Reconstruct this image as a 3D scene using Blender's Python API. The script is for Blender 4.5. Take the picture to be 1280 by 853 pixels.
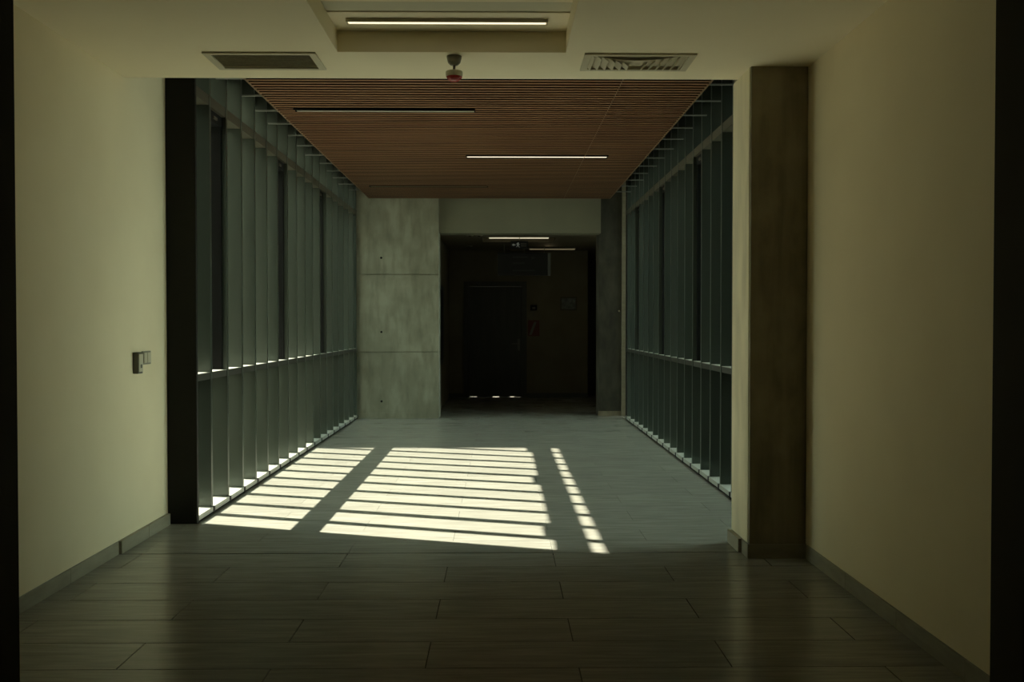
import bpy, bmesh, math, random
from mathutils import Vector, Matrix
random.seed(7)
for o in list(bpy.data.objects): bpy.data.objects.remove(o)
scene = bpy.context.scene
C = scene.collection

# ------------------------------------------------------------------ camera
F = 1148.0; H = 1.34
YAW = math.atan(14.0/F); PITCH = math.atan(20.5/F)
cam_d = bpy.data.cameras.new('camera'); cam = bpy.data.objects.new('camera', cam_d); C.objects.link(cam)
cam_d.sensor_width = 36; cam_d.lens = 36*F/1280; cam_d.clip_start = 0.05; cam_d.clip_end = 200
cam.location = (0, 0, H)
cam.rotation_euler = (math.pi/2 - PITCH, 0, -YAW)
scene.camera = cam

# ------------------------------------------------------------------ world, sun, exposure
SKY = (0.76, 0.94, 0.85); SKY_STRENGTH = 6.4
world = bpy.data.worlds.new('world'); scene.world = world; world.use_nodes = True
bg = world.node_tree.nodes['Background']
bg.inputs['Color'].default_value = (*SKY, 1); bg.inputs['Strength'].default_value = SKY_STRENGTH
SUN_DIR = Vector((0.88, -0.285, -1.0))          # the way the light travels
sun_d = bpy.data.lights.new('sun', 'SUN'); sun_d.energy = 27.0; sun_d.angle = math.radians(0.53)
sun_d.color = (1.0, 0.92, 0.79)
sun = bpy.data.objects.new('sun', sun_d); C.objects.link(sun)
sun.location = (-12, 8, 16); sun.rotation_euler = SUN_DIR.to_track_quat('-Z', 'Y').to_euler()
scene.cycles.max_bounces = 12; scene.cycles.diffuse_bounces = 8
scene.view_settings.view_transform = 'Standard'; scene.view_settings.look = 'None'
scene.view_settings.exposure = 0.0; scene.view_settings.gamma = 1.0
scene.view_settings.use_curve_mapping = False
LAMP = (1.0, 0.90, 0.66)

# ------------------------------------------------------------------ materials
def new_mat(name):
    m = bpy.data.materials.new(name); m.use_nodes = True
    return m, m.node_tree.nodes, m.node_tree.links, m.node_tree.nodes['Principled BSDF']
def plain(name, col, rough=0.6, metal=0.0, spec=0.5, emit=None, estr=0.0):
    m, n, l, b = new_mat(name)
    b.inputs['Base Color'].default_value = (*col, 1); b.inputs['Roughness'].default_value = rough
    b.inputs['Metallic'].default_value = metal; b.inputs['Specular IOR Level'].default_value = spec
    if emit: b.inputs['Emission Color'].default_value = (*emit, 1); b.inputs['Emission Strength'].default_value = estr
    return m
def noisy(name, c1, c2, scale=(1, 1, 1), nscale=4.0, rough=(0.5, 0.6), bump=0.0, spec=0.5, detail=6, metal=0.0,
          second=None, per_object=0.0, contrast=(0.35, 0.65)):
    """two tone procedural surface mapped in world space; second = (scale vector, noise scale, colour, amount)"""
    m, n, l, b = new_mat(name)
    geo = n.new('ShaderNodeNewGeometry')
    mp = n.new('ShaderNodeMapping'); mp.inputs['Scale'].default_value = scale
    l.new(geo.outputs['Position'], mp.inputs['Vector'])
    vec = mp.outputs['Vector']
    if per_object:
        oi = n.new('ShaderNodeObjectInfo'); mu = n.new('ShaderNodeMath'); mu.operation = 'MULTIPLY'; mu.inputs[1].default_value = 37
        l.new(oi.outputs['Random'], mu.inputs[0])
        va = n.new('ShaderNodeVectorMath'); va.operation = 'ADD'
        l.new(vec, va.inputs[0]); l.new(mu.outputs[0], va.inputs[1]); vec = va.outputs[0]
    ns = n.new('ShaderNodeTexNoise'); ns.inputs['Scale'].default_value = nscale; ns.inputs['Detail'].default_value = detail
    l.new(vec, ns.inputs['Vector'])
    rp = n.new('ShaderNodeValToRGB'); rp.color_ramp.elements[0].position = contrast[0]; rp.color_ramp.elements[1].position = contrast[1]
    rp.color_ramp.elements[0].color = (*c1, 1); rp.color_ramp.elements[1].color = (*c2, 1)
    l.new(ns.outputs['Fac'], rp.inputs['Fac'])
    col = rp.outputs['Color']
    if second:
        mp2 = n.new('ShaderNodeMapping'); mp2.inputs['Scale'].default_value = second[0]
        l.new(geo.outputs['Position'], mp2.inputs['Vector'])
        n2 = n.new('ShaderNodeTexNoise'); n2.inputs['Scale'].default_value = second[1]; n2.inputs['Detail'].default_value = 4
        l.new(mp2.outputs['Vector'], n2.inputs['Vector'])
        r2 = n.new('ShaderNodeValToRGB'); r2.color_ramp.elements[0].position = 0.45; r2.color_ramp.elements[1].position = 0.7
        r2.color_ramp.elements[0].color = (0, 0, 0, 1); r2.color_ramp.elements[1].color = (second[3],)*3 + (1,)
        l.new(n2.outputs['Fac'], r2.inputs['Fac'])
        mx = n.new('ShaderNodeMix'); mx.data_type = 'RGBA'
        l.new(r2.outputs['Color'], mx.inputs['Factor']); l.new(col, mx.inputs['A']); mx.inputs['B'].default_value = (*second[2], 1)
        col = mx.outputs['Result']
    if per_object:
        hs = n.new('ShaderNodeHueSaturation'); mr = n.new('ShaderNodeMapRange')
        mr.inputs['To Min'].default_value = 1-per_object; mr.inputs['To Max'].default_value = 1+per_object
        l.new(oi.outputs['Random'], mr.inputs['Value']); l.new(mr.outputs['Result'], hs.inputs['Value'])
        l.new(col, hs.inputs['Color']); col = hs.outputs['Color']
    l.new(col, b.inputs['Base Color'])
    rr = n.new('ShaderNodeMapRange'); rr.inputs['To Min'].default_value = rough[0]; rr.inputs['To Max'].default_value = rough[1]
    l.new(ns.outputs['Fac'], rr.inputs['Value']); l.new(rr.outputs['Result'], b.inputs['Roughness'])
    b.inputs['Specular IOR Level'].default_value = spec; b.inputs['Metallic'].default_value = metal
    if bump:
        bp = n.new('ShaderNodeBump'); bp.inputs['Strength'].default_value = bump; bp.inputs['Distance'].default_value = 0.01
        l.new(ns.outputs['Fac'], bp.inputs['Height']); l.new(bp.outputs['Normal'], b.inputs['Normal'])
    return m
M = {}
M['plaster'] = noisy('cream plaster', (.765, .655, .43), (.795, .685, .455), nscale=2.5, rough=(.75, .9), bump=.03, spec=.2)
M['ceil'] = noisy('ceiling paint', (.85, .775, .56), (.87, .795, .58), nscale=2, rough=(.8, .9), spec=.2)
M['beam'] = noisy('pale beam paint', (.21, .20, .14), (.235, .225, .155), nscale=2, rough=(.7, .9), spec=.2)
M['tile'] = noisy('wood grain porcelain tile', (.218, .211, .174), (.292, .282, .238), scale=(1.4, 16, 1), nscale=3.0, rough=(.235, .275), per_object=.05, contrast=(.34, .66),
                  bump=.02, second=((.9, 7, 1), 2.4, (.185, .178, .145), .6))
M['grout'] = plain('dark grout', (.05, .045, .03), .9)
M['joint'] = plain('black joint filler', (.02, .02, .015), .8)
M['skirt'] = noisy('grey skirting tile', (.25, .225, .155), (.31, .28, .195), scale=(2, 2, 8), nscale=3, rough=(.4, .5), per_object=.06)
M['concrete'] = noisy('raw concrete', (.26, .252, .18), (.36, .347, .255), scale=(1.3, 1.3, 1.0), nscale=2.6, rough=(.8, .95), bump=.35, detail=12, contrast=(.38, .62),
                      second=((5, 5, 1.2), 2.2, (.17, .166, .115), .6))
M['concrete_dark'] = noisy('shaded board-marked concrete', (.20, .172, .112), (.27, .235, .155), scale=(6, 6, .6), nscale=2.0, rough=(.8, .95), bump=.5, detail=12, contrast=(.40, .60),
                      second=((3, 3, 2.0), 2.2, (.36, .32, .215), .6))  # shade on the near pillar's front is put into this brown
M['concrete_lit'] = noisy('lit side concrete', (.56, .49, .325), (.72, .635, .43), scale=(4, 4, .8), nscale=2.2, rough=(.8, .9), bump=.2, detail=10)  # light falling on the near pillar's side is put into this colour
M['wood'] = noisy('brown timber slat', (.165, .080, .037), (.260, .136, .064), scale=(.7, 12, 6), nscale=2.6, rough=(.5, .65), per_object=.10, spec=.3)
M['slat_shade'] = plain('shaded slat side', (.022, .012, .007), .8, spec=.2)  # near-black side colour stands in for shade in the slat gaps
M['wood_pale'] = plain('pale timber edge', (.15, .095, .05), .6)
M['black'] = plain('black backing', (.008, .008, .007), .9, spec=.1)
M['fin'] = noisy('dark green grey anodised metal', (.070, .084, .069), (.090, .104, .086), scale=(2, 2, .2), nscale=1.5, rough=(.29, .34), metal=.5)
M['rail'] = plain('dark bronze rail', (.10, .092, .066), .45, .3)
M['rail_shaded'] = plain('shaded bronze rail', (.045, .045, .036), .45, .3)  # same rail metal, darkened for the shade on the mid rail
M['sill'] = plain('brushed aluminium sill', (.44, .44, .385), .42, .2)
M['sash'] = plain('black sash frame', (.005, .0055, .005), .6, spec=.2)
M['blackpaint'] = plain('black painted jamb', (.012, .012, .010), .55, spec=.25)
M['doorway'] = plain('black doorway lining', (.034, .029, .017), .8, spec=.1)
M['steel'] = plain('galvanised bracket', (.22, .23, .21), .45, .3)
M['white'] = plain('white plastic', (.52, .47, .33), .5)
M['grey'] = plain('grey plastic', (.24, .22, .16), .5)
M['darkgrey'] = plain('dark grey plastic', (.11, .10, .07), .5)
M['vent'] = plain('vent enamel', (.56, .52, .38), .6, spec=.2)
M['mesh'] = noisy('dark filter mesh', (.27, .245, .165), (.33, .30, .20), nscale=60, rough=(.7, .8))
M['red'] = plain('red lens', (.42, .035, .03), .25)
M['panel_white'] = plain('white metal ceiling panel', (.90, .82, .61), .8, spec=.1)
M['panel_grey'] = plain('grey metal ceiling panel', (.66, .63, .48), .8, spec=.1)
M['facade'] = noisy('courtyard render', (.34, .33, .28), (.40, .39, .33), nscale=1.0, rough=(.8, .9))
M['facade_dark'] = noisy('low bounce facade', (.035, .038, .035), (.05, .053, .048), nscale=1.0, rough=(.5, .6))  # unseen wall made dark to keep bounce light off the right fins
M['ground'] = noisy('courtyard paving', (.26, .26, .23), (.33, .32, .28), nscale=1.5, rough=(.8, .9))
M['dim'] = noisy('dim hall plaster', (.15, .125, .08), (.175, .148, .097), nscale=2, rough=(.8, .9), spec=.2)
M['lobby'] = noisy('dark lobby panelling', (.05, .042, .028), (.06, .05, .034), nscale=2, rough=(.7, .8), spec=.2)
M['concrete_far'] = noisy('near-black concrete', (.040, .038, .026), (.068, .065, .044), scale=(4, 4, 1.5), nscale=2.4, rough=(.8, .95), bump=.3, detail=9,
                      second=((2, 2, 1.2), 2.6, (.10, .098, .07), .6))  # much darker concrete tone, far pillar only
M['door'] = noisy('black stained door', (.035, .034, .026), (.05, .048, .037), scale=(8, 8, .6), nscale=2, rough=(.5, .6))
M['handle'] = plain('dull steel handle', (.12, .12, .10), .4, .6)
M['faint'] = plain('faint grey print', (.045, .045, .045), .5)
M['sign'] = plain('black sign face', (.015, .015, .015), .4)
M['paper'] = plain('white print', (.60, .60, .55), .6)
M['print_grey'] = plain('grey print', (.16, .15, .12), .6)
M['red_print'] = plain('red print', (.12, .025, .018), .6)
M['frame'] = plain('dark picture frame', (.07, .06, .03), .5)
M['picture'] = noisy('grey green picture', (.09, .095, .075), (.19, .195, .16), nscale=14, rough=(.3, .4))
M['lens_on'] = plain('lit diffuser', (.8, .8, .7), .5, emit=LAMP, estr=1.15)
M['lens_mid'] = plain('lit narrow diffuser', (.8, .8, .7), .5, emit=(1, .82, .62), estr=.95)
M['lens_far'] = plain('lit hall diffuser', (.8, .8, .7), .5, emit=(1, .88, .62), estr=.6)
M['lens_dim'] = plain('dim hall diffuser', (.6, .55, .4), .5, emit=(1, .80, .45), estr=.14)
M['lens_off'] = plain('unlit diffuser', (.42, .41, .34), .35)
M['lens_dark'] = plain('unlit smoked diffuser', (.12, .09, .06), .5)
M['exit_glow'] = plain('exit sign print', (.6, .6, .55), .5, emit=(.9, 1, .85), estr=.045)
# glass: clear with a green tint, reflecting more at grazing angles
gm, gn, gl, gb = new_mat('green tinted glass'); gn.remove(gb)
tr = gn.new('ShaderNodeBsdfTransparent'); tr.inputs['Color'].default_value = (.93, .96, .945, 1)
gg = gn.new('ShaderNodeBsdfGlossy'); gg.inputs['Roughness'].default_value = .03; gg.inputs['Color'].default_value = (.85, 1, .92, 1)
lw = gn.new('ShaderNodeLayerWeight'); lw.inputs['Blend'].default_value = .5      # Schlick: .04 + .96 (1 - cos)^5
pw = gn.new('ShaderNodeMath'); pw.operation = 'POWER'; pw.inputs[1].default_value = 5; gl.new(lw.outputs['Facing'], pw.inputs[0])
fr = gn.new('ShaderNodeMath'); fr.operation = 'MULTIPLY_ADD'; fr.inputs[1].default_value = .96; fr.inputs[2].default_value = .04; gl.new(pw.outputs[0], fr.inputs[0])
mx = gn.new('ShaderNodeMixShader'); gl.new(fr.outputs[0], mx.inputs[0]); gl.new(tr.outputs[0], mx.inputs[1]); gl.new(gg.outputs[0], mx.inputs[2])
gl.new(mx.outputs[0], gn['Material Output'].inputs['Surface']); M['glass'] = gm

# ------------------------------------------------------------------ helpers
_cache = {}
def add_box(bm, x0, x1, y0, y1, z0, z1, rot=None, piv=None):
    vs = [bm.verts.new((x, y, z)) for x in (x0, x1) for y in (y0, y1) for z in (z0, z1)]
    for f in ((0,1,3,2), (4,6,7,5), (0,4,5,1), (2,3,7,6), (0,2,6,4), (1,5,7,3)):
        bm.faces.new([vs[i] for i in f])
    if rot is not None:
        bmesh.ops.rotate(bm, verts=vs, cent=piv or ((x0+x1)/2, (y0+y1)/2, (z0+z1)/2), matrix=rot)
    return vs
def link(name, me, parent=None, loc=(0, 0, 0)):
    o = bpy.data.objects.new(name, me); C.objects.link(o); o.location = loc
    if parent is not None:
        o.parent = parent
    return o
def wloc(o):
    v = Vector(o.location)
    while o.parent: o = o.parent; v += Vector(o.location)
    return v
def finish(name, bm, mat, parent=None, at=None, smooth=False):
    """bm is in world coordinates; origin goes to 'at' or to the bottom centre"""
    if at is None:
        xs = [v.co.x for v in bm.verts]; ys = [v.co.y for v in bm.verts]; zs = [v.co.z for v in bm.verts]
        at = Vector(((min(xs)+max(xs))/2, (min(ys)+max(ys))/2, min(zs)))
    at = Vector(at)
    bmesh.ops.translate(bm, verts=bm.verts, vec=-at)
    bmesh.ops.recalc_face_normals(bm, faces=bm.faces)
    me = bpy.data.meshes.new(name); bm.to_mesh(me); bm.free(); me.materials.append(M[mat])
    if smooth:
        for p in me.polygons: p.use_smooth = True
    return link(name, me, parent, at - (wloc(parent) if parent else Vector((0, 0, 0))))
def box(name, x0, x1, y0, y1, z0, z1, mat, parent=None, bevel=0.0):
    key = (round(x1-x0, 4), round(y1-y0, 4), round(z1-z0, 4), mat, bevel)
    if key not in _cache:
        bm = bmesh.new(); add_box(bm, -(x1-x0)/2, (x1-x0)/2, -(y1-y0)/2, (y1-y0)/2, 0, z1-z0)
        if bevel: bmesh.ops.bevel(bm, geom=bm.edges[:], offset=bevel, segments=2, affect='EDGES', profile=.7)
        bmesh.ops.recalc_face_normals(bm, faces=bm.faces)
        me = bpy.data.meshes.new(name); bm.to_mesh(me); bm.free(); me.materials.append(M[mat]); _cache[key] = me
    at = Vector(((x0+x1)/2, (y0+y1)/2, z0))
    return link(name, _cache[key], parent, at - (wloc(parent) if parent else Vector((0, 0, 0))))
def boxes(name, lst, mat, parent=None, bevel=0):
    bm = bmesh.new()
    for b in lst: add_box(bm, *b)
    if bevel: bmesh.ops.bevel(bm, geom=bm.edges[:], offset=bevel, segments=1, affect='EDGES')
    return finish(name, bm, mat, parent)
def lathe(name, prof, mat, centre, parent=None, n=28):
    """prof: (radius, z) pairs, bottom to top, z absolute"""
    bm = bmesh.new(); rings = []
    for r, z in prof:
        rings.append([bm.verts.new((centre[0]+r*math.cos(2*math.pi*k/n), centre[1]+r*math.sin(2*math.pi*k/n), z)) for k in range(n)])
    for a, b in zip(rings, rings[1:]):
        for k in range(n): bm.faces.new((a[k], a[(k+1) % n], b[(k+1) % n], b[k]))
    bm.faces.new(rings[0][::-1]); bm.faces.new(rings[-1])
    return finish(name, bm, mat, parent)
def prism(name, pts, axis, d0, d1, mat, parent=None):
    """flat outline extruded; axis 'y': pts are (x, z)"""
    bm = bmesh.new()
    mk = {'y': lambda p, d: (p[0], d, p[1]), 'x': lambda p, d: (d, p[0], p[1]), 'z': lambda p, d: (p[0], p[1], d)}[axis]
    a = [bm.verts.new(mk(p, d0)) for p in pts]; b = [bm.verts.new(mk(p, d1)) for p in pts]
    bm.faces.new(a); bm.faces.new(b[::-1])
    for k in range(len(pts)): bm.faces.new((a[k], b[k], b[(k+1) % len(pts)], a[(k+1) % len(pts)]))
    return finish(name, bm, mat, parent)
def tag(o, label, cat=None, group=None, kind=None):
    o['label'] = label
    if cat: o['category'] = cat
    if group: o['group'] = group
    if kind: o['kind'] = kind
    return o
def empty(name, loc):
    o = bpy.data.objects.new(name, None); C.objects.link(o); o.location = loc; o.empty_display_size = .1
    return o
def slab_with_holes(name, x0, x1, y0, y1, z0, z1, holes, mat):
    """a slab with rectangular openings, built as one welded grid"""
    xs = sorted({x0, x1, *[h[0] for h in holes], *[h[1] for h in holes]}); ys = sorted({y0, y1, *[h[2] for h in holes], *[h[3] for h in holes]})
    bm = bmesh.new(); V = {}
    def v(x, y, z):
        k = (x, y, z)
        if k not in V: V[k] = bm.verts.new(k)
        return V[k]
    solid = {}
    for i in range(len(xs)-1):
        for j in range(len(ys)-1):
            cx, cy = (xs[i]+xs[i+1])/2, (ys[j]+ys[j+1])/2
            solid[i, j] = not any(h[0] < cx < h[1] and h[2] < cy < h[3] for h in holes)
    for (i, j), s in solid.items():
        if not s: continue
        a, b, c, d = xs[i], xs[i+1], ys[j], ys[j+1]
        bm.faces.new((v(a,c,z0), v(a,d,z0), v(b,d,z0), v(b,c,z0))); bm.faces.new((v(a,c,z1), v(b,c,z1), v(b,d,z1), v(a,d,z1)))
        for (di, dj), (p, q) in {(-1,0): ((a,c),(a,d)), (1,0): ((b,c),(b,d)), (0,-1): ((a,c),(b,c)), (0,1): ((a,d),(b,d))}.items():
            if not solid.get((i+di, j+dj), False):
                bm.faces.new((v(*p,z0), v(*q,z0), v(*q,z1), v(*p,z1)))
    return finish(name, bm, mat)

# ------------------------------------------------------------------ main dimensions
WL, WR = -2.235, 1.754            # foreground hall walls
CEIL = 2.81; CEIL_END = 5.52
THR = 5.36                        # expansion joint where the bridge begins
XL, XR = -2.05, 1.775             # inner edges of the window fins
WOODZ = 3.13; WX0, WX1 = -1.86, 1.545
FAR = 13.10                       # far concrete wall
BACK = 16.90                      # back wall of the far hall
TOPZ = 3.56

# ------------------------------------------------------------------ floor
floor = box('floor', -3.2, 3.2, -3.4, 19.6, -.25, -.012, 'grout')
tag(floor, 'long grey brown plank tile floor running down the corridor', 'floor', kind='structure')
def lay(y0, y1, x0, x1, row0, gap, off=-.895):
    r = 0; y = y0
    while y < y1-.01:
        ye = min(y+.3, y1)
        o = off if (row0+r) % 2 == 0 else off+.6
        xa = WL if THR < y < 6.2 else x0
        k = math.floor((xa-o)/1.2); x = o+k*1.2
        while x < x1:
            a, b = max(x, xa), min(x+1.2, x1)
            if b-a > .02:
                box('tile', a+gap/2, b-gap/2, y+gap/2, ye-gap/2, -.012, 0, 'tile', floor, .0008)
            x += 1.2
        y += .3; r += 1
lay(THR-.3*12, THR, WL, WR, 1, .0045)
lay(THR+.012, FAR, XL, XR, 0, .0016)
lay(FAR, 19.3, -1.2, 2.42, 1, .002)
jt = box('expansion_joint', WL+.03, 1.42, THR, THR+.012, -.012, -.003, 'joint', floor)
jt['label'] = 'black expansion joint across the floor'

# ------------------------------------------------------------------ foreground hall shell
wl = box('wall_left', WL-.25, WL, 3.0, 6.172, 0, 3.6, 'plaster'); tag(wl, 'cream plaster wall on the left with a switch near its end', 'wall', kind='structure')
wr = box('wall_right', WR, WR+.25, 3.0, 5.62, 0, 3.6, 'plaster'); tag(wr, 'cream plaster wall on the right beside the dark concrete pillar', 'wall', kind='structure')
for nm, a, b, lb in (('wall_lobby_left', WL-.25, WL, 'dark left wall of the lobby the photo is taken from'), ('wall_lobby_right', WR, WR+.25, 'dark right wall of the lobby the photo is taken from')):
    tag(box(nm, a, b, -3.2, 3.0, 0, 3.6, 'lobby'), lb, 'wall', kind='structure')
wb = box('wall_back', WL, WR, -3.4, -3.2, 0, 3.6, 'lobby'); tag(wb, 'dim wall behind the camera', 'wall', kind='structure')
COF = (-.880, .352, 3.25, 4.985)                     # ceiling recess
V1 = (-1.585, -1.025, 5.015, 5.285); V2 = (.480, 1.040, 5.015, 5.285)
cl = slab_with_holes('ceiling', WL, WR, 3.0, CEIL_END, CEIL, CEIL+.112, [COF, V1, V2], 'ceil')
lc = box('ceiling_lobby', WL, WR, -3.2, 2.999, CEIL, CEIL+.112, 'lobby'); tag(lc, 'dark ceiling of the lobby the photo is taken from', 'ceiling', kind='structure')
tag(cl, 'flat cream ceiling of the near hall with a lamp recess and two vents', 'ceiling', kind='structure')
# recess top: planks with fine joints
yb = [3.25, 3.85, 4.18, 4.53, 4.985]
for k, (a, b) in enumerate(zip(yb, yb[1:])):
    if k == 3:
        for n_, (c, d) in enumerate(((4.53, 4.685), (4.685, 4.985))):
            p = box('panel', COF[0]-.02, COF[1]+.02, c+.001, d-.001, CEIL+.112 + (.006 if n_ == 0 else 0), CEIL+.14, 'panel_grey' if n_ == 0 else 'panel_white', cl)
    else:
        box('panel', COF[0]-.02, COF[1]+.02, a+.001, b-.001, CEIL+.112, CEIL+.14, 'panel_white', cl)
for nm, (v, d) in {'a': (V1, .09), 'b': (V2, .09)}.items():
    box('duct', v[0]-.02, v[1]+.02, v[2]-.02, v[3]+.02, CEIL+.112, CEIL+.16, 'black', cl)
bh = box('trim_1', WL, 1.42, CEIL_END-.09, CEIL_END-.01, CEIL+.112, 3.6, 'dim'); tag(bh, 'bulkhead above the front edge of the cream ceiling', 'trim', kind='structure')
roof = box('roof', -2.45, 2.05, -3.4, 20, 3.6, 3.9, 'facade'); tag(roof, 'flat roof slab over the corridor', 'roof', kind='structure')
# black doorway in front of the camera
dw = empty('door_1', (0, 2.95, 0)); tag(dw, 'black door opening framing the view at both edges of the photo', 'doorway', kind='structure')
JY0, JY1 = 2.95, 3.15; JL, JR = -1.650, 1.699
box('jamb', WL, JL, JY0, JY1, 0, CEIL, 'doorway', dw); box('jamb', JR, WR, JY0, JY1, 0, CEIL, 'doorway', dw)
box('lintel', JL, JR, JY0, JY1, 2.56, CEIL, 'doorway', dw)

# skirting tiles
def skirting(name, label, pieces):
    s = empty(name, (pieces[0][0], pieces[0][2], 0)); tag(s, label, 'skirting', kind='structure')
    for p in pieces: box('skirting_tile', *p, 'skirt', s, .0015)
lp = []
y = THR-.004
while y > 3.2:
    a = max(3.15, y-.6); lp.append((WL, WL+.010, a+.002, y-.001, 0, .076)); y -= .6
lp = lp[::-1] + [(WL, WL+.024, THR+.004, THR+.42, 0, .076), (WL, WL+.024, THR+.424, 6.155, 0, .076)]
skirting('baseboard_left', 'grey tile skirting along the left wall with a step at the floor joint', lp)
lp = []
y = 5.205
while y > 3.2:
    a = max(3.15, y-.6); lp.append((WR-.012, WR, a+.002, y-.001, 0, .080)); y -= .6
skirting('baseboard_right', 'dark grey tile skirting along the right wall', lp)

# ------------------------------------------------------------------ near pillar
PX0, PX1, PY0, PY1 = 1.425, 1.752, 5.235, 5.62
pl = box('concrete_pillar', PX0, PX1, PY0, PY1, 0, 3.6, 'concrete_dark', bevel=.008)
tag(pl, 'tall dark raw concrete pillar at the end of the right wall', 'pillar', kind='structure')
box('skirting_tile', PX0-.012, PX1, PY0-.012, PY0, 0, .080, 'skirt', pl, .0015)
box('skirting_tile', PX0-.012, PX0, PY0, THR-.002, 0, .080, 'skirt', pl, .0015)
box('skirting_tile', PX0-.030, PX0, THR+.002, PY1, 0, .080, 'skirt', pl, .0015)
boxes('lit_side', [(PX0-.004, PX0, PY0+.02, PY1, .082, CEIL-.001)], 'concrete_lit', pl)['label'] = 'side of the pillar, coloured paler for the light falling on it'

# ------------------------------------------------------------------ window walls
FT = .038                        # fin thickness
def window_wall(name, label, side, ys, y0, y1, sashes):
    """side -1: left wall, fins reach outwards to the left; +1: right"""
    X = XL if side < 0 else XR
    w = empty(name, (X, y0, 0)); tag(w, label, 'window wall', kind='structure')
    def xr(a, b):                # distances outwards from the inner fin edge
        p, q = X+side*a, X+side*b
        return (min(p, q), max(p, q))
    ns = len(ys)
    sill = box('sill', *xr(-.012, .19), y0, y1, .014, .05, 'sill', w, .003)
    box('shadow_gap', *xr(.004, .19), y0, y1, 0, .014, 'black', w)
    for k, y in enumerate(ys):
        box('fin', *xr(0, .172), y-FT/2, y+FT/2, .05, TOPZ, 'fin', w, .002)
        box('end_cap', *xr(-.016, 0), y-FT/2, y+FT/2, .006, .05, 'blackpaint', w)
    edges = [y0-FT/2+.0] + list(ys) + [y1+FT/2]
    for k in range(len(edges)-1):
        a, b = edges[k]+FT/2, edges[k+1]-FT/2
        if b-a < .05: continue
        tm = box('transom', *xr(.004, .165), a, b, .955, 1.001, 'rail_shaded', w)
        box('cap', *xr(.004, .148), a, b, 1.0012, 1.005, 'sill', tm)  # pale strip added for the sunlit line along the rail top
        box('transom', *xr(.004, .165), a, b, 2.885, 2.955, 'rail', w)
        for z0, z1 in ((.05, .955), (1.005, 2.885), (2.955, 3.26)):
            box('pane', *xr(.150, .158), a, b, z0, z1, 'glass', w)
        if k in sashes:
            s = boxes('sash', [(*xr(.03, .148), a, b, 2.808, 2.884), (*xr(.035, .148), b-.022, b-.0005, 1.006, 2.808),
                               (*xr(.13, .148), a+.0005, a+.008, 1.006, 2.808), (*xr(.12, .148), a, b, 1.006, 1.02)], 'sash', w)
            s['label'] = 'black frame of an opening window'
            box('latch', *xr(.02, .03), (a+b)/2-.04, (a+b)/2+.04, 2.83, 2.85, 'darkgrey', s)
    box('head', *xr(.10, .20), y0, y1, 3.26, TOPZ+.04, 'fin', w)
    return w
ysL = [6.53+.392*k for k in range(17)] + [13.07]
ysR = [5.93+.3655*k for k in range(20)]
wL = window_wall('window_1', 'left window wall of closely spaced tall metal fins letting in the sun', -1, ysL, 6.209, FAR, {1, 6, 11})
wR = window_wall('window_2', 'right window wall of closely spaced tall metal fins in shade', 1, ysR, PY1, 12.98, {7, 12, 17})
col = box('black_post', WL+.001, XL+.012, 6.172, 6.204, 0, TOPZ, 'blackpaint', bevel=.002)
tag(col, 'broad black metal post between the left wall and the first window fin', 'post', kind='structure')
box('bounce_face', WL+.02, XL-.002, 6.2045, 6.208, .05, TOPZ, 'fin', col)  # unseen face added to bounce sun onto the first fin
box('light_stop', WL-.25, WL+.0008, 6.1725, 6.214, 0, TOPZ, 'blackpaint', col)  # unseen plate added to block the light slit between wall and post
ep = box('trim_2', XR+.008, XR+.20, 12.985, 13.09, 0, TOPZ, 'blackpaint'); tag(ep, 'black end post at the far end of the right window wall', 'post', kind='structure')

# ------------------------------------------------------------------ timber slat ceiling
wc = empty('wood_ceiling', (0, 9.3, WOODZ)); tag(wc, 'suspended ceiling of brown timber slats over the bridge', 'ceiling', kind='structure')
box('backing', WX0+.01, WX1-.01, 5.6, FAR-.02, WOODZ+.052, WOODZ+.07, 'black', wc)
LIGHTS = [(-1.722, -.212, 7.73), (-.372, 1.145, 9.83), (-1.705, -.167, 11.95)]
PITCH_S = .0745; JX = .895
y = 5.66; 
while y < FAR-.05:
    segs = [(WX0, JX-.002), (JX+.002, WX1)]
    for (a, b, ly) in LIGHTS:
        if ly-.060 < y+.022 and y-.022 < ly+.060:
            out = []
            for s in segs:
                if b < s[0] or a > s[1]: out.append(s)
                else:
                    if a > s[0]: out.append((s[0], a))
                    if b < s[1]: out.append((b, s[1]))
            segs = out
    for a, b in segs:
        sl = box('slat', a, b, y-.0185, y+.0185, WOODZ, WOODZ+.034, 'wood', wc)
        if len(sl.data.materials) < 2:          # shade between the slats put into the colour of their sides
            sl.data.materials.append(M['slat_shade'])
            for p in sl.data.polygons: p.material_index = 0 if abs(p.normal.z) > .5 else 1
    y += PITCH_S
for x0, x1 in ((WX0-.012, WX0), (WX1, WX1+.012)):
    e = box('edge_strip', x0, x1, 5.6, FAR-.02, WOODZ-.001, WOODZ+.07, 'wood_pale', wc)
box('joint_strip', JX-.0015, JX+.0015, 5.6, FAR-.02, WOODZ-.001, WOODZ+.044, 'wood_pale', wc)
for k in range(13):
    yy = 6.86+.512*k
    if yy > FAR-.1: break
    box('bracket', XL-.06, WX0-.012, yy-.012, yy+.012, WOODZ+.030, WOODZ+.040, 'steel', wc)
    box('bracket', WX1+.012, XR+.02 if k % 3 else XR+.08, yy+.13-.012, yy+.13+.012, WOODZ+.030, WOODZ+.040, 'steel', wc)
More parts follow.
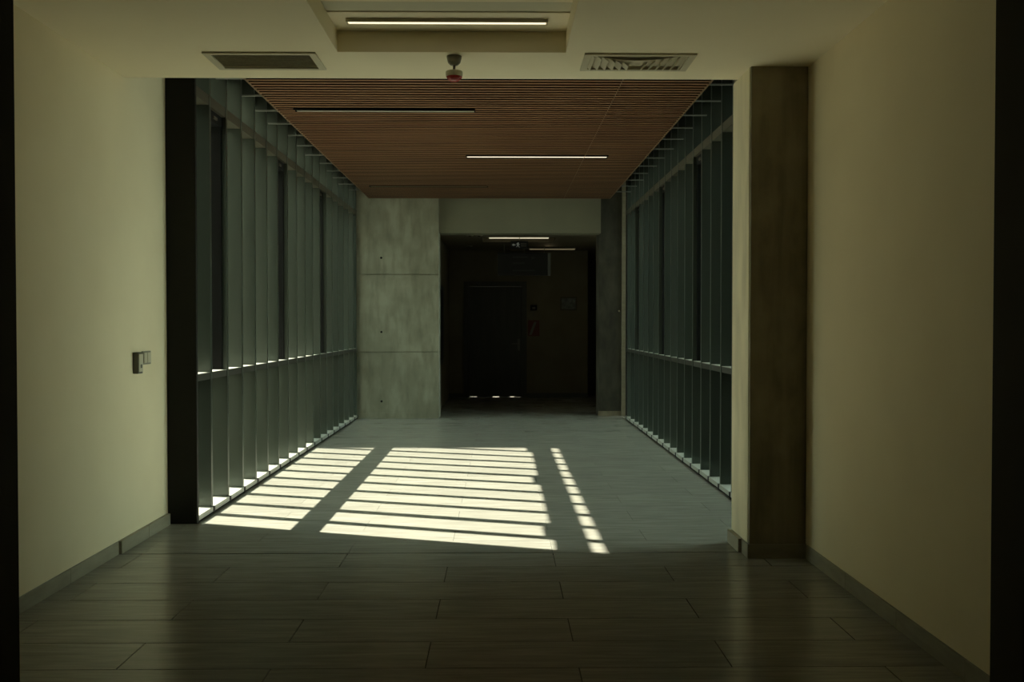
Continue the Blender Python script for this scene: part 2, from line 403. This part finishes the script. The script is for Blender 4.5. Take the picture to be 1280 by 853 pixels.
def slot_lamp(a, b, y, z, lens, label, group=None, hgt=.045):
    t = empty('linear_lamp', ((a+b)/2, y, z)); tag(t, label, 'lamp', group)
    boxes('housing', [(a+.002, b-.002, y-.060, y-.054, z, z+hgt), (a+.002, b-.002, y+.050, y+.058, z, z+hgt), (a+.002, a+.010, y-.054, y+.050, z, z+hgt),
                      (b-.010, b-.002, y-.054, y+.050, z, z+hgt), (a+.010, b-.010, y-.054, y+.050, z+hgt-.005, z+hgt)], 'black', t)
    box('diffuser', a+.012, b-.012, y+.016, y+.048, z+.001, z+.006, lens, t, .001)
slot_lamp(*LIGHTS[0], WOODZ, 'lens_off', 'unlit linear lamp with a pale diffuser, nearest in the timber ceiling', 'linear lamps in the timber ceiling')
slot_lamp(*LIGHTS[1], WOODZ, 'lens_mid', 'glowing linear lamp in the middle of the timber ceiling', 'linear lamps in the timber ceiling')
slot_lamp(*LIGHTS[2], WOODZ, 'lens_dark', 'dark unlit linear lamp at the far end of the timber ceiling', 'linear lamps in the timber ceiling')

# ------------------------------------------------------------------ far end of the bridge
fw = box('wall_far', XL-.2, -.885, FAR+.02, FAR+.36, 0, 3.6, 'concrete'); tag(fw, 'raw concrete wall at the left of the dark far doorway', 'wall', kind='structure')
zc = [0, .95, 2.055, 3.599]
HX = -1.70
for a, b in zip(zc, zc[1:]):
    box('concrete_panel', XL-.2, -.885, FAR, FAR+.02, a+(.0045 if a else 0), b-.0045, 'concrete', fw, .002)
for z in (2.29, 1.235, .245):
    bm = bmesh.new()
    bmesh.ops.create_cone(bm, cap_ends=True, segments=14, radius1=.016, radius2=.016, depth=.004, matrix=Matrix.Translation((HX, FAR-.0005, z)) @ Matrix.Rotation(math.pi/2, 4, 'X'))
    finish('tie_hole', bm, 'black', fw)
box('skirting_tile', XL-.0, -.885, FAR-.012, FAR, 0, .078, 'concrete', fw, .0015)
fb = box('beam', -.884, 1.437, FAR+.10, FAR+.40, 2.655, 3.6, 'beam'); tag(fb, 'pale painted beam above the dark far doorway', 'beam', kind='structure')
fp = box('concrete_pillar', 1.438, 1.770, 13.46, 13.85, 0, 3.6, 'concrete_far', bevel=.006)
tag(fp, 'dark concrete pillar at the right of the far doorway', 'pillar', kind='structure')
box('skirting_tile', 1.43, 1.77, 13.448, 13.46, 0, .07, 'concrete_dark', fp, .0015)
bm = bmesh.new(); bmesh.ops.create_uvsphere(bm, u_segments=10, v_segments=6, radius=.014, matrix=Matrix.Translation((1.735, 13.46, 1.54)))
finish('stud', bm, 'white', fp)
st = box('trim_3', 1.771, 1.98, 13.40, 13.80, 0, 3.6, 'skirt'); tag(st, 'narrow pale plaster strip beside the far pillar', 'trim', kind='structure')

# ------------------------------------------------------------------ far hall
HZ = 2.70
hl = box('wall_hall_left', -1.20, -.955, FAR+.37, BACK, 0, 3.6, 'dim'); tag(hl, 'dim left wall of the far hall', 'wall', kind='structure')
DX0, DX1, DZ = -.650, .445, 2.10
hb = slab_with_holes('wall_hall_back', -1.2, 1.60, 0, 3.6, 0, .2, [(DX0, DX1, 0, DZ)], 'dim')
for v in hb.data.vertices: v.co = Vector((v.co.x, .2-v.co.z, v.co.y+1.8))       # stand the slab upright
hb.location = (.2, BACK, 0)
tag(hb, 'dim brownish back wall of the far hall', 'wall', kind='structure')
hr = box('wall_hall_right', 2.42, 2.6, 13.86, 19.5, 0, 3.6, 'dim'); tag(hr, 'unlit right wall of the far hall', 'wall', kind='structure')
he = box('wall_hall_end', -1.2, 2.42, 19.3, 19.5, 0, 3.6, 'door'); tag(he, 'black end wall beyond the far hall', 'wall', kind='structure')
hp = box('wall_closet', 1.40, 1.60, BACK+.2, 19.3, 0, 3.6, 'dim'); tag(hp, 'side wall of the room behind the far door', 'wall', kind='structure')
BC = (-.29, .865, 14.35, 15.17)
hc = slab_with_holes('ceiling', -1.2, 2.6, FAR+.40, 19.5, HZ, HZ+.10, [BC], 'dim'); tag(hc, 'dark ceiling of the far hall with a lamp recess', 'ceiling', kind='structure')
box('panel', BC[0]-.02, BC[1]+.02, BC[2]-.02, BC[3]+.02, HZ+.10, HZ+.13, 'dim', hc)
sk = boxes('baseboard_hall', [(-.955, DX0, BACK-.012, BACK, 0, .08), (DX1, 1.6, BACK-.012, BACK, 0, .08)], 'door'); tag(sk, 'dark skirting of the far hall', 'skirting', kind='structure')
# door
dr = empty('door_2', ((DX0+DX1)/2, BACK, 0)); tag(dr, 'black door at the end of the far hall with light leaking under it', 'door', kind='structure')
boxes('door_frame', [(DX0-.03, DX0+.06, BACK-.03, BACK+.14, 0, DZ+.03), (DX1-.06, DX1+.03, BACK-.03, BACK+.14, 0, DZ+.03), (DX0+.06, DX1-.06, BACK-.03, BACK+.14, DZ-.06, DZ+.03),
    (DX0+.06, DX0+.08, BACK+.057, BACK+.14, 0, DZ-.06), (DX1-.08, DX1-.06, BACK+.057, BACK+.14, 0, DZ-.06)], 'door', dr)
lf = box('door_leaf', DX0+.063, DX1-.063, BACK+.01, BACK+.055, .014, DZ-.063, 'door', dr, .002)
boxes('leak_mask', [(-.44, -.15, BACK+.02, BACK+.05, .0012, .0135), (-.03, .17, BACK+.02, BACK+.05, .0022, .0135), (.25, .38, BACK+.02, BACK+.05, .0035, .0135)], 'black', lf)  # pieces added to break the light under the door into spots
boxes('handle', [(.31, .35, BACK-.002, BACK+.01, .86, 1.08), (.325, .339, BACK-.05, BACK-.002, .98, .995), (.20, .339, BACK-.06, BACK-.045, .98, .995)], 'handle', lf)

# ------------------------------------------------------------------ outside: courtyard and the two buildings
gr = box('ground', -40, 40, -20, 60, -4.4, -4.2, 'ground'); tag(gr, 'paved courtyard below the bridge', 'ground', kind='structure')
FH = 11.45
fa = boxes('facade', [(-22, XL-.201, FAR+.12, FAR+.42, -4.2, FH), (1.99, 18, FAR+.12, FAR+.42, -4.2, FH), (XL-.201, 1.99, FAR+.12, FAR+.42, 3.9, FH), (XL-.201, 1.99, FAR+.12, FAR+.42, -4.2, -.25)], 'facade')
tag(fa, 'tall building face beyond the far end of the bridge', 'building', kind='structure')
fr_ = boxes('facade', [(WR+.251, 18, 5.3, 5.61, -4.2, FH)], 'facade_dark'); tag(fr_, 'building face right of the near end of the bridge, darkened to cut bounce light', 'building', kind='structure')
fn = boxes('facade', [(-22, WL-.251, 5.85, 6.16, -4.2, FH), (WL-.251, WR+.251, 5.3, 5.6, 3.9, FH)], 'facade')
tag(fn, 'building face around the near end of the bridge', 'building', kind='structure')
bs = box('bridge_beam', XL-.2, XR+.2, THR, FAR+.12, -.6, -.25, 'facade'); tag(bs, 'concrete deck carrying the bridge', 'deck', kind='structure')

# ------------------------------------------------------------------ things: lamps
t = empty('linear_lamp', (-.275, 4.80, CEIL+.112)); tag(t, 'bright linear lamp in the recess of the near ceiling', 'lamp')
boxes('housing', [(-.80, .245, 4.776, 4.782, CEIL+.094, CEIL+.1118), (-.80, .245, 4.818, 4.824, CEIL+.094, CEIL+.1118), (-.80, -.792, 4.782, 4.818, CEIL+.094, CEIL+.1118),
                  (.237, .245, 4.782, 4.818, CEIL+.094, CEIL+.1118)], 'vent', t)
box('diffuser', -.790, .235, 4.783, 4.817, CEIL+.096, CEIL+.1115, 'lens_on', t, .003)
t = empty('linear_lamp', (.285, 15.02, HZ+.10)); tag(t, 'small glowing linear lamp in the ceiling of the dark far hall', 'lamp')
boxes('housing', [(-.20, .79, 14.975, 14.985, HZ+.06, HZ+.0998), (-.20, .79, 15.04, 15.05, HZ+.06, HZ+.0998)], 'vent', t)
box('diffuser', -.19, .78, 14.987, 15.038, HZ+.045, HZ+.0995, 'lens_far', t, .004)
t = empty('linear_lamp', (.93, 16.25, HZ)); tag(t, 'dim warm linear lamp behind the hanging board in the far hall', 'lamp')
box('housing', .50, 1.32, 16.20, 16.30, HZ-.022, HZ-.0002, 'darkgrey', t, .003)
box('diffuser', .51, 1.31, 16.21, 16.29, HZ-.034, HZ-.0225, 'lens_dim', t, .003)
ld = bpy.data.lights.new('spot_glow', 'AREA'); ld.energy = .30; ld.size = .10; ld.color = (1, .78, .42)
lo = bpy.data.objects.new('lamp_glow', ld); C.objects.link(lo); lo.parent = t; lo.location = (-.10, -.12, -.06); lo.rotation_euler = (math.radians(-30), 0, 0)
for X in (-.49, -.09, .22):      # unseen lamps added low behind the far door for the light leaking under it
    ld = bpy.data.lights.new('leak_light', 'POINT'); ld.energy = .10 if X < .2 else .04; ld.shadow_soft_size = .02; ld.color = (1, .97, .85)
    lo = bpy.data.objects.new('leak_light', ld); C.objects.link(lo); lo.location = (X, BACK+.16, .05)

# downlights in the far hall ceiling
for i, (x, y, lb) in enumerate(((-.47, 14.0, 'small round downlight left of the far lamp, nearer the door side'), (-.33, 14.0, 'small round downlight just left of the far lamp recess'),
                                (-.55, 15.9, 'small dark round downlight deep in the far hall ceiling'))):
    d = empty('downlight', (x, y, HZ)); tag(d, lb, 'downlight', 'downlights in the far hall')
    lathe('ring', [(.030, HZ-.012), (.050, HZ-.012), (.056, HZ-.006), (.056, HZ-.0003)], 'grey', (x, y), d, 20)
    lathe('lens', [(.010, HZ-.018), (.028, HZ-.0125)], 'black', (x, y), d, 16)

# ------------------------------------------------------------------ ceiling vents
def vent_frame(v, t):
    a, b, c, d = v[0]-.025, v[1]+.025, v[2]-.025, v[3]+.025
    boxes('frame', [(a, b, c, v[2]+.004, CEIL-.010, CEIL-.0005), (a, b, v[3]-.004, d, CEIL-.010, CEIL-.0005), (a, v[0]+.012, v[2]+.004, v[3]-.004, CEIL-.010, CEIL-.0005),
                    (v[1]-.012, b, v[2]+.004, v[3]-.004, CEIL-.010, CEIL-.0005)], 'vent', t)
t = empty('ceiling_vent', ((V1[0]+V1[1])/2, (V1[2]+V1[3])/2, CEIL)); tag(t, 'flat return vent with dark mesh, left side of the near ceiling', 'vent', 'ceiling vents')
vent_frame(V1, t)
box('filter_mesh', V1[0]+.002, V1[1]-.002, V1[2]+.002, V1[3]-.002, CEIL+.004, CEIL+.008, 'mesh', t)
for k in range(9):
    yy = V1[2]+.025+k*.0275
    box('slat', V1[0]+.003, V1[1]-.003, yy-.002, yy+.002, CEIL-.003, CEIL+.0038, 'mesh', t)
t = empty('ceiling_vent', ((V2[0]+V2[1])/2, (V2[2]+V2[3])/2, CEIL)); tag(t, 'supply vent with curved fanned louvres, right side of the near ceiling', 'vent', 'ceiling vents')
vent_frame(V2, t)
cx, cy = (V2[0]+V2[1])/2, (V2[2]+V2[3])/2
for k in range(6):              # side louvres fanning outwards, each longer towards the ends
    for s in (-1, 1):
        xx = cx + s*(.055+.042*k); hw = .030+.017*k; yn = V2[3]-.006
        y0_ = max(V2[2]+.006, yn-2*hw-.02)
        bm = bmesh.new(); add_box(bm, xx-.022, xx+.022, y0_, yn, CEIL-.001, CEIL+.0015, rot=Matrix.Rotation(s*math.radians(-38), 3, 'Y'))
        finish('louvre', bm, 'vent', t)
arc = [(cx-.272+.544*q/16, V2[2]+.030+.120*(1-(-1+q/8)**2)) for q in range(17)]
prism('deflector', arc + [(V2[1]-.005, V2[3]-.001), (V2[0]+.005, V2[3]-.001)], 'z', CEIL+.010, CEIL+.012, 'vent', t)
for k in range(4):              # bowed blades in the middle
    bm = bmesh.new(); n = 14; top = []; 
    for q in range(n+1):
        u = -1+2*q/n; x = cx+u*(.26-.05*k); yy = V2[2]+.03+.012*k+.05*(1-u*u)
        top.append((bm.verts.new((x, yy-.012, CEIL+.040)), bm.verts.new((x, yy+.014, CEIL+.020))))
    for a, b in zip(top, top[1:]): bm.faces.new((a[0], b[0], b[1], a[1]))
    bmesh.ops.solidify(bm, geom=bm.faces[:], thickness=.0015)
    finish('bowed_blade', bm, 'vent', t)

# ------------------------------------------------------------------ hanging detector
dx, dy = -.255, 5.06
t = empty('fire_alarm_sounder', (dx, dy, CEIL)); tag(t, 'small hanging alarm sounder with a red lens under the near ceiling', 'alarm')
lathe('base', [(.012, CEIL-.050), (.022, CEIL-.048), (.034, CEIL-.036), (.040, CEIL-.012), (.041, CEIL-.0005)], 'grey', (dx, dy), t)
lathe('stem', [(.007, CEIL-.082), (.007, CEIL-.0505)], 'darkgrey', (dx, dy), t, 12)
lathe('body', [(.045, CEIL-.112), (.047, CEIL-.100), (.047, CEIL-.086), (.043, CEIL-.0825)], 'white', (dx, dy), t)
lathe('red_lens', [(.012, CEIL-.137), (.024, CEIL-.135), (.036, CEIL-.126), (.0435, CEIL-.1125)], 'red', (dx, dy), t)

# ------------------------------------------------------------------ wall switches on the left wall
t = empty('wall_controller', (WL, 5.63, 1.04)); tag(t, 'thick dark control box on the left wall, nearer of the two fittings', 'switch', 'fittings on the left wall')
box('body', WL+.0005, WL+.034, 5.600, 5.672, 1.040, 1.172, 'darkgrey', t, .006)
box('face_plate', WL+.0345, WL+.038, 5.606, 5.666, 1.052, 1.160, 'white', t, .0015)
box('button', WL+.0385, WL+.041, 5.625, 5.647, 1.075, 1.097, 'darkgrey', t, .001)
t = empty('light_switch', (WL, 5.80, 1.09)); tag(t, 'flat grey light switch just behind the dark control box', 'switch', 'fittings on the left wall')
box('back_plate', WL+.0005, WL+.010, 5.735, 5.865, 1.090, 1.174, 'grey', t, .002)
for y0_ in (5.745, 5.804): box('rocker', WL+.0105, WL+.015, y0_, y0_+.052, 1.100, 1.164, 'white', t, .001)

# ------------------------------------------------------------------ signs and fittings in the far hall
EY = 14.60; ex0, ex1, ez0, ez1 = .155, .435, 2.545, 2.668
t = empty('exit_sign', ((ex0+ex1)/2, EY, ez0)); tag(t, 'small black exit sign with arrow and running figure under the far lamp', 'sign')
box('panel', ex0, ex1, EY, EY+.02, ez0, ez1, 'sign', t, .003)
box('hanger', .29, .30, EY+.006, EY+.014, ez1, HZ+.099, 'grey', t)
zc_ = (ez0+ez1)/2
prism('arrow', [(.180, zc_), (.205, zc_+.022), (.205, zc_+.008), (.232, zc_+.008), (.232, zc_-.008), (.205, zc_-.008), (.205, zc_-.022)], 'y', EY-.003, EY-.0003, 'exit_glow', t)
prism('running_figure', [(.262, zc_+.028), (.276, zc_+.040), (.288, zc_+.030), (.284, zc_+.016), (.302, zc_+.006), (.300, zc_-.002), (.280, zc_+.002), (.284, zc_-.014), (.302, zc_-.038),
      (.292, zc_-.042), (.272, zc_-.018), (.252, zc_-.036), (.244, zc_-.030), (.264, zc_-.004), (.250, zc_+.006), (.246, zc_+.016)], 'y', EY-.003, EY-.0003, 'exit_glow', t)
boxes('print_lines', [(.318+.015*k, .327+.015*k, EY-.003, EY-.0003, zc_+.006, zc_+.024) for k in range(6)] + [(.318+.015*k, .327+.015*k, EY-.003, EY-.0003, zc_-.024, zc_-.008) for k in range(6)], 'grey', t)
BY = 15.62; b0, b1, bz0, bz1 = -.055, .845, 2.175, 2.56
t = empty('hanging_board', ((b0+b1)/2, BY, bz0)); tag(t, 'black hanging direction board with faint lines in the far hall', 'sign')
box('board', b0, b1-.045, BY, BY+.05, bz0, bz1, 'sign', t, .004)
box('side_rail', b1-.044, b1, BY-.004, BY+.054, bz0, bz1, 'steel', t, .006)
for x in (.06, .40, .74): box('rod', x-.006, x+.006, BY+.02, BY+.032, bz1, HZ-.0005, 'grey', t)
boxes('print_lines', [(.20, .46, BY-.002, BY-.0003, 2.475, 2.500), (.20, .40, BY-.002, BY-.0003, 2.375, 2.398), (.20, .58, BY-.002, BY-.0003, 2.250, 2.272)], 'faint', t)
prism('arrow', [(.52, 2.50), (.60, 2.475), (.52, 2.45)], 'y', BY-.002, BY-.0003, 'faint', t)
# notices right of the far door
t = empty('alarm_call_point', (.605, BACK, 1.60)); tag(t, 'small black alarm box on the wall right of the far door', 'alarm')
box('body', .545, .665, BACK-.055, BACK-.0005, 1.600, 1.700, 'black', t, .010)
box('cap', .575, .635, BACK-.066, BACK-.0555, 1.625, 1.665, 'darkgrey', t, .003)
n_ = empty('safety_notice', (.60, BACK, 1.44)); tag(n_, 'tiny pale notice between the alarm box and the red notice', 'notice')
box('sheet', .56, .64, BACK-.004, BACK-.0005, 1.47, 1.575, 'dim', n_)
box('print', .585, .615, BACK-.006, BACK-.0045, 1.50, 1.55, 'darkgrey', n_)
n_ = empty('safety_notice', (.61, BACK, 1.13)); tag(n_, 'dark red notice with a pale diagonal right of the far door', 'notice')
box('sheet', .50, .71, BACK-.004, BACK-.0005, 1.13, 1.42, 'red_print', n_)
prism('print', [(.52, 1.15), (.57, 1.15), (.66, 1.39), (.61, 1.39)], 'y', BACK-.006, BACK-.0045, 'print_grey', n_)
n_ = empty('framed_picture', (1.245, BACK, 1.60)); tag(n_, 'small framed picture on the back wall of the far hall', 'picture')
boxes('frame', [(1.09, 1.40, BACK-.022, BACK-.0005, 1.600, 1.625), (1.09, 1.40, BACK-.022, BACK-.0005, 1.825, 1.850), (1.09, 1.115, BACK-.022, BACK-.0005, 1.625, 1.825), (1.375, 1.40, BACK-.022, BACK-.0005, 1.625, 1.825)], 'frame', n_)
box('print', 1.115, 1.375, BACK-.010, BACK-.001, 1.625, 1.825, 'picture', n_)
pb = empty('wall_panel', (-.955, 14.6, .75)); tag(pb, 'tall narrow black panel on the left wall of the far hall', 'panel')
box('board', -.9545, -.93, 13.95, 14.95, .72, 1.95, 'blackpaint', pb, .003)
box('inset', -.9295, -.925, 14.02, 14.88, .79, 1.88, 'sash', pb, .001)
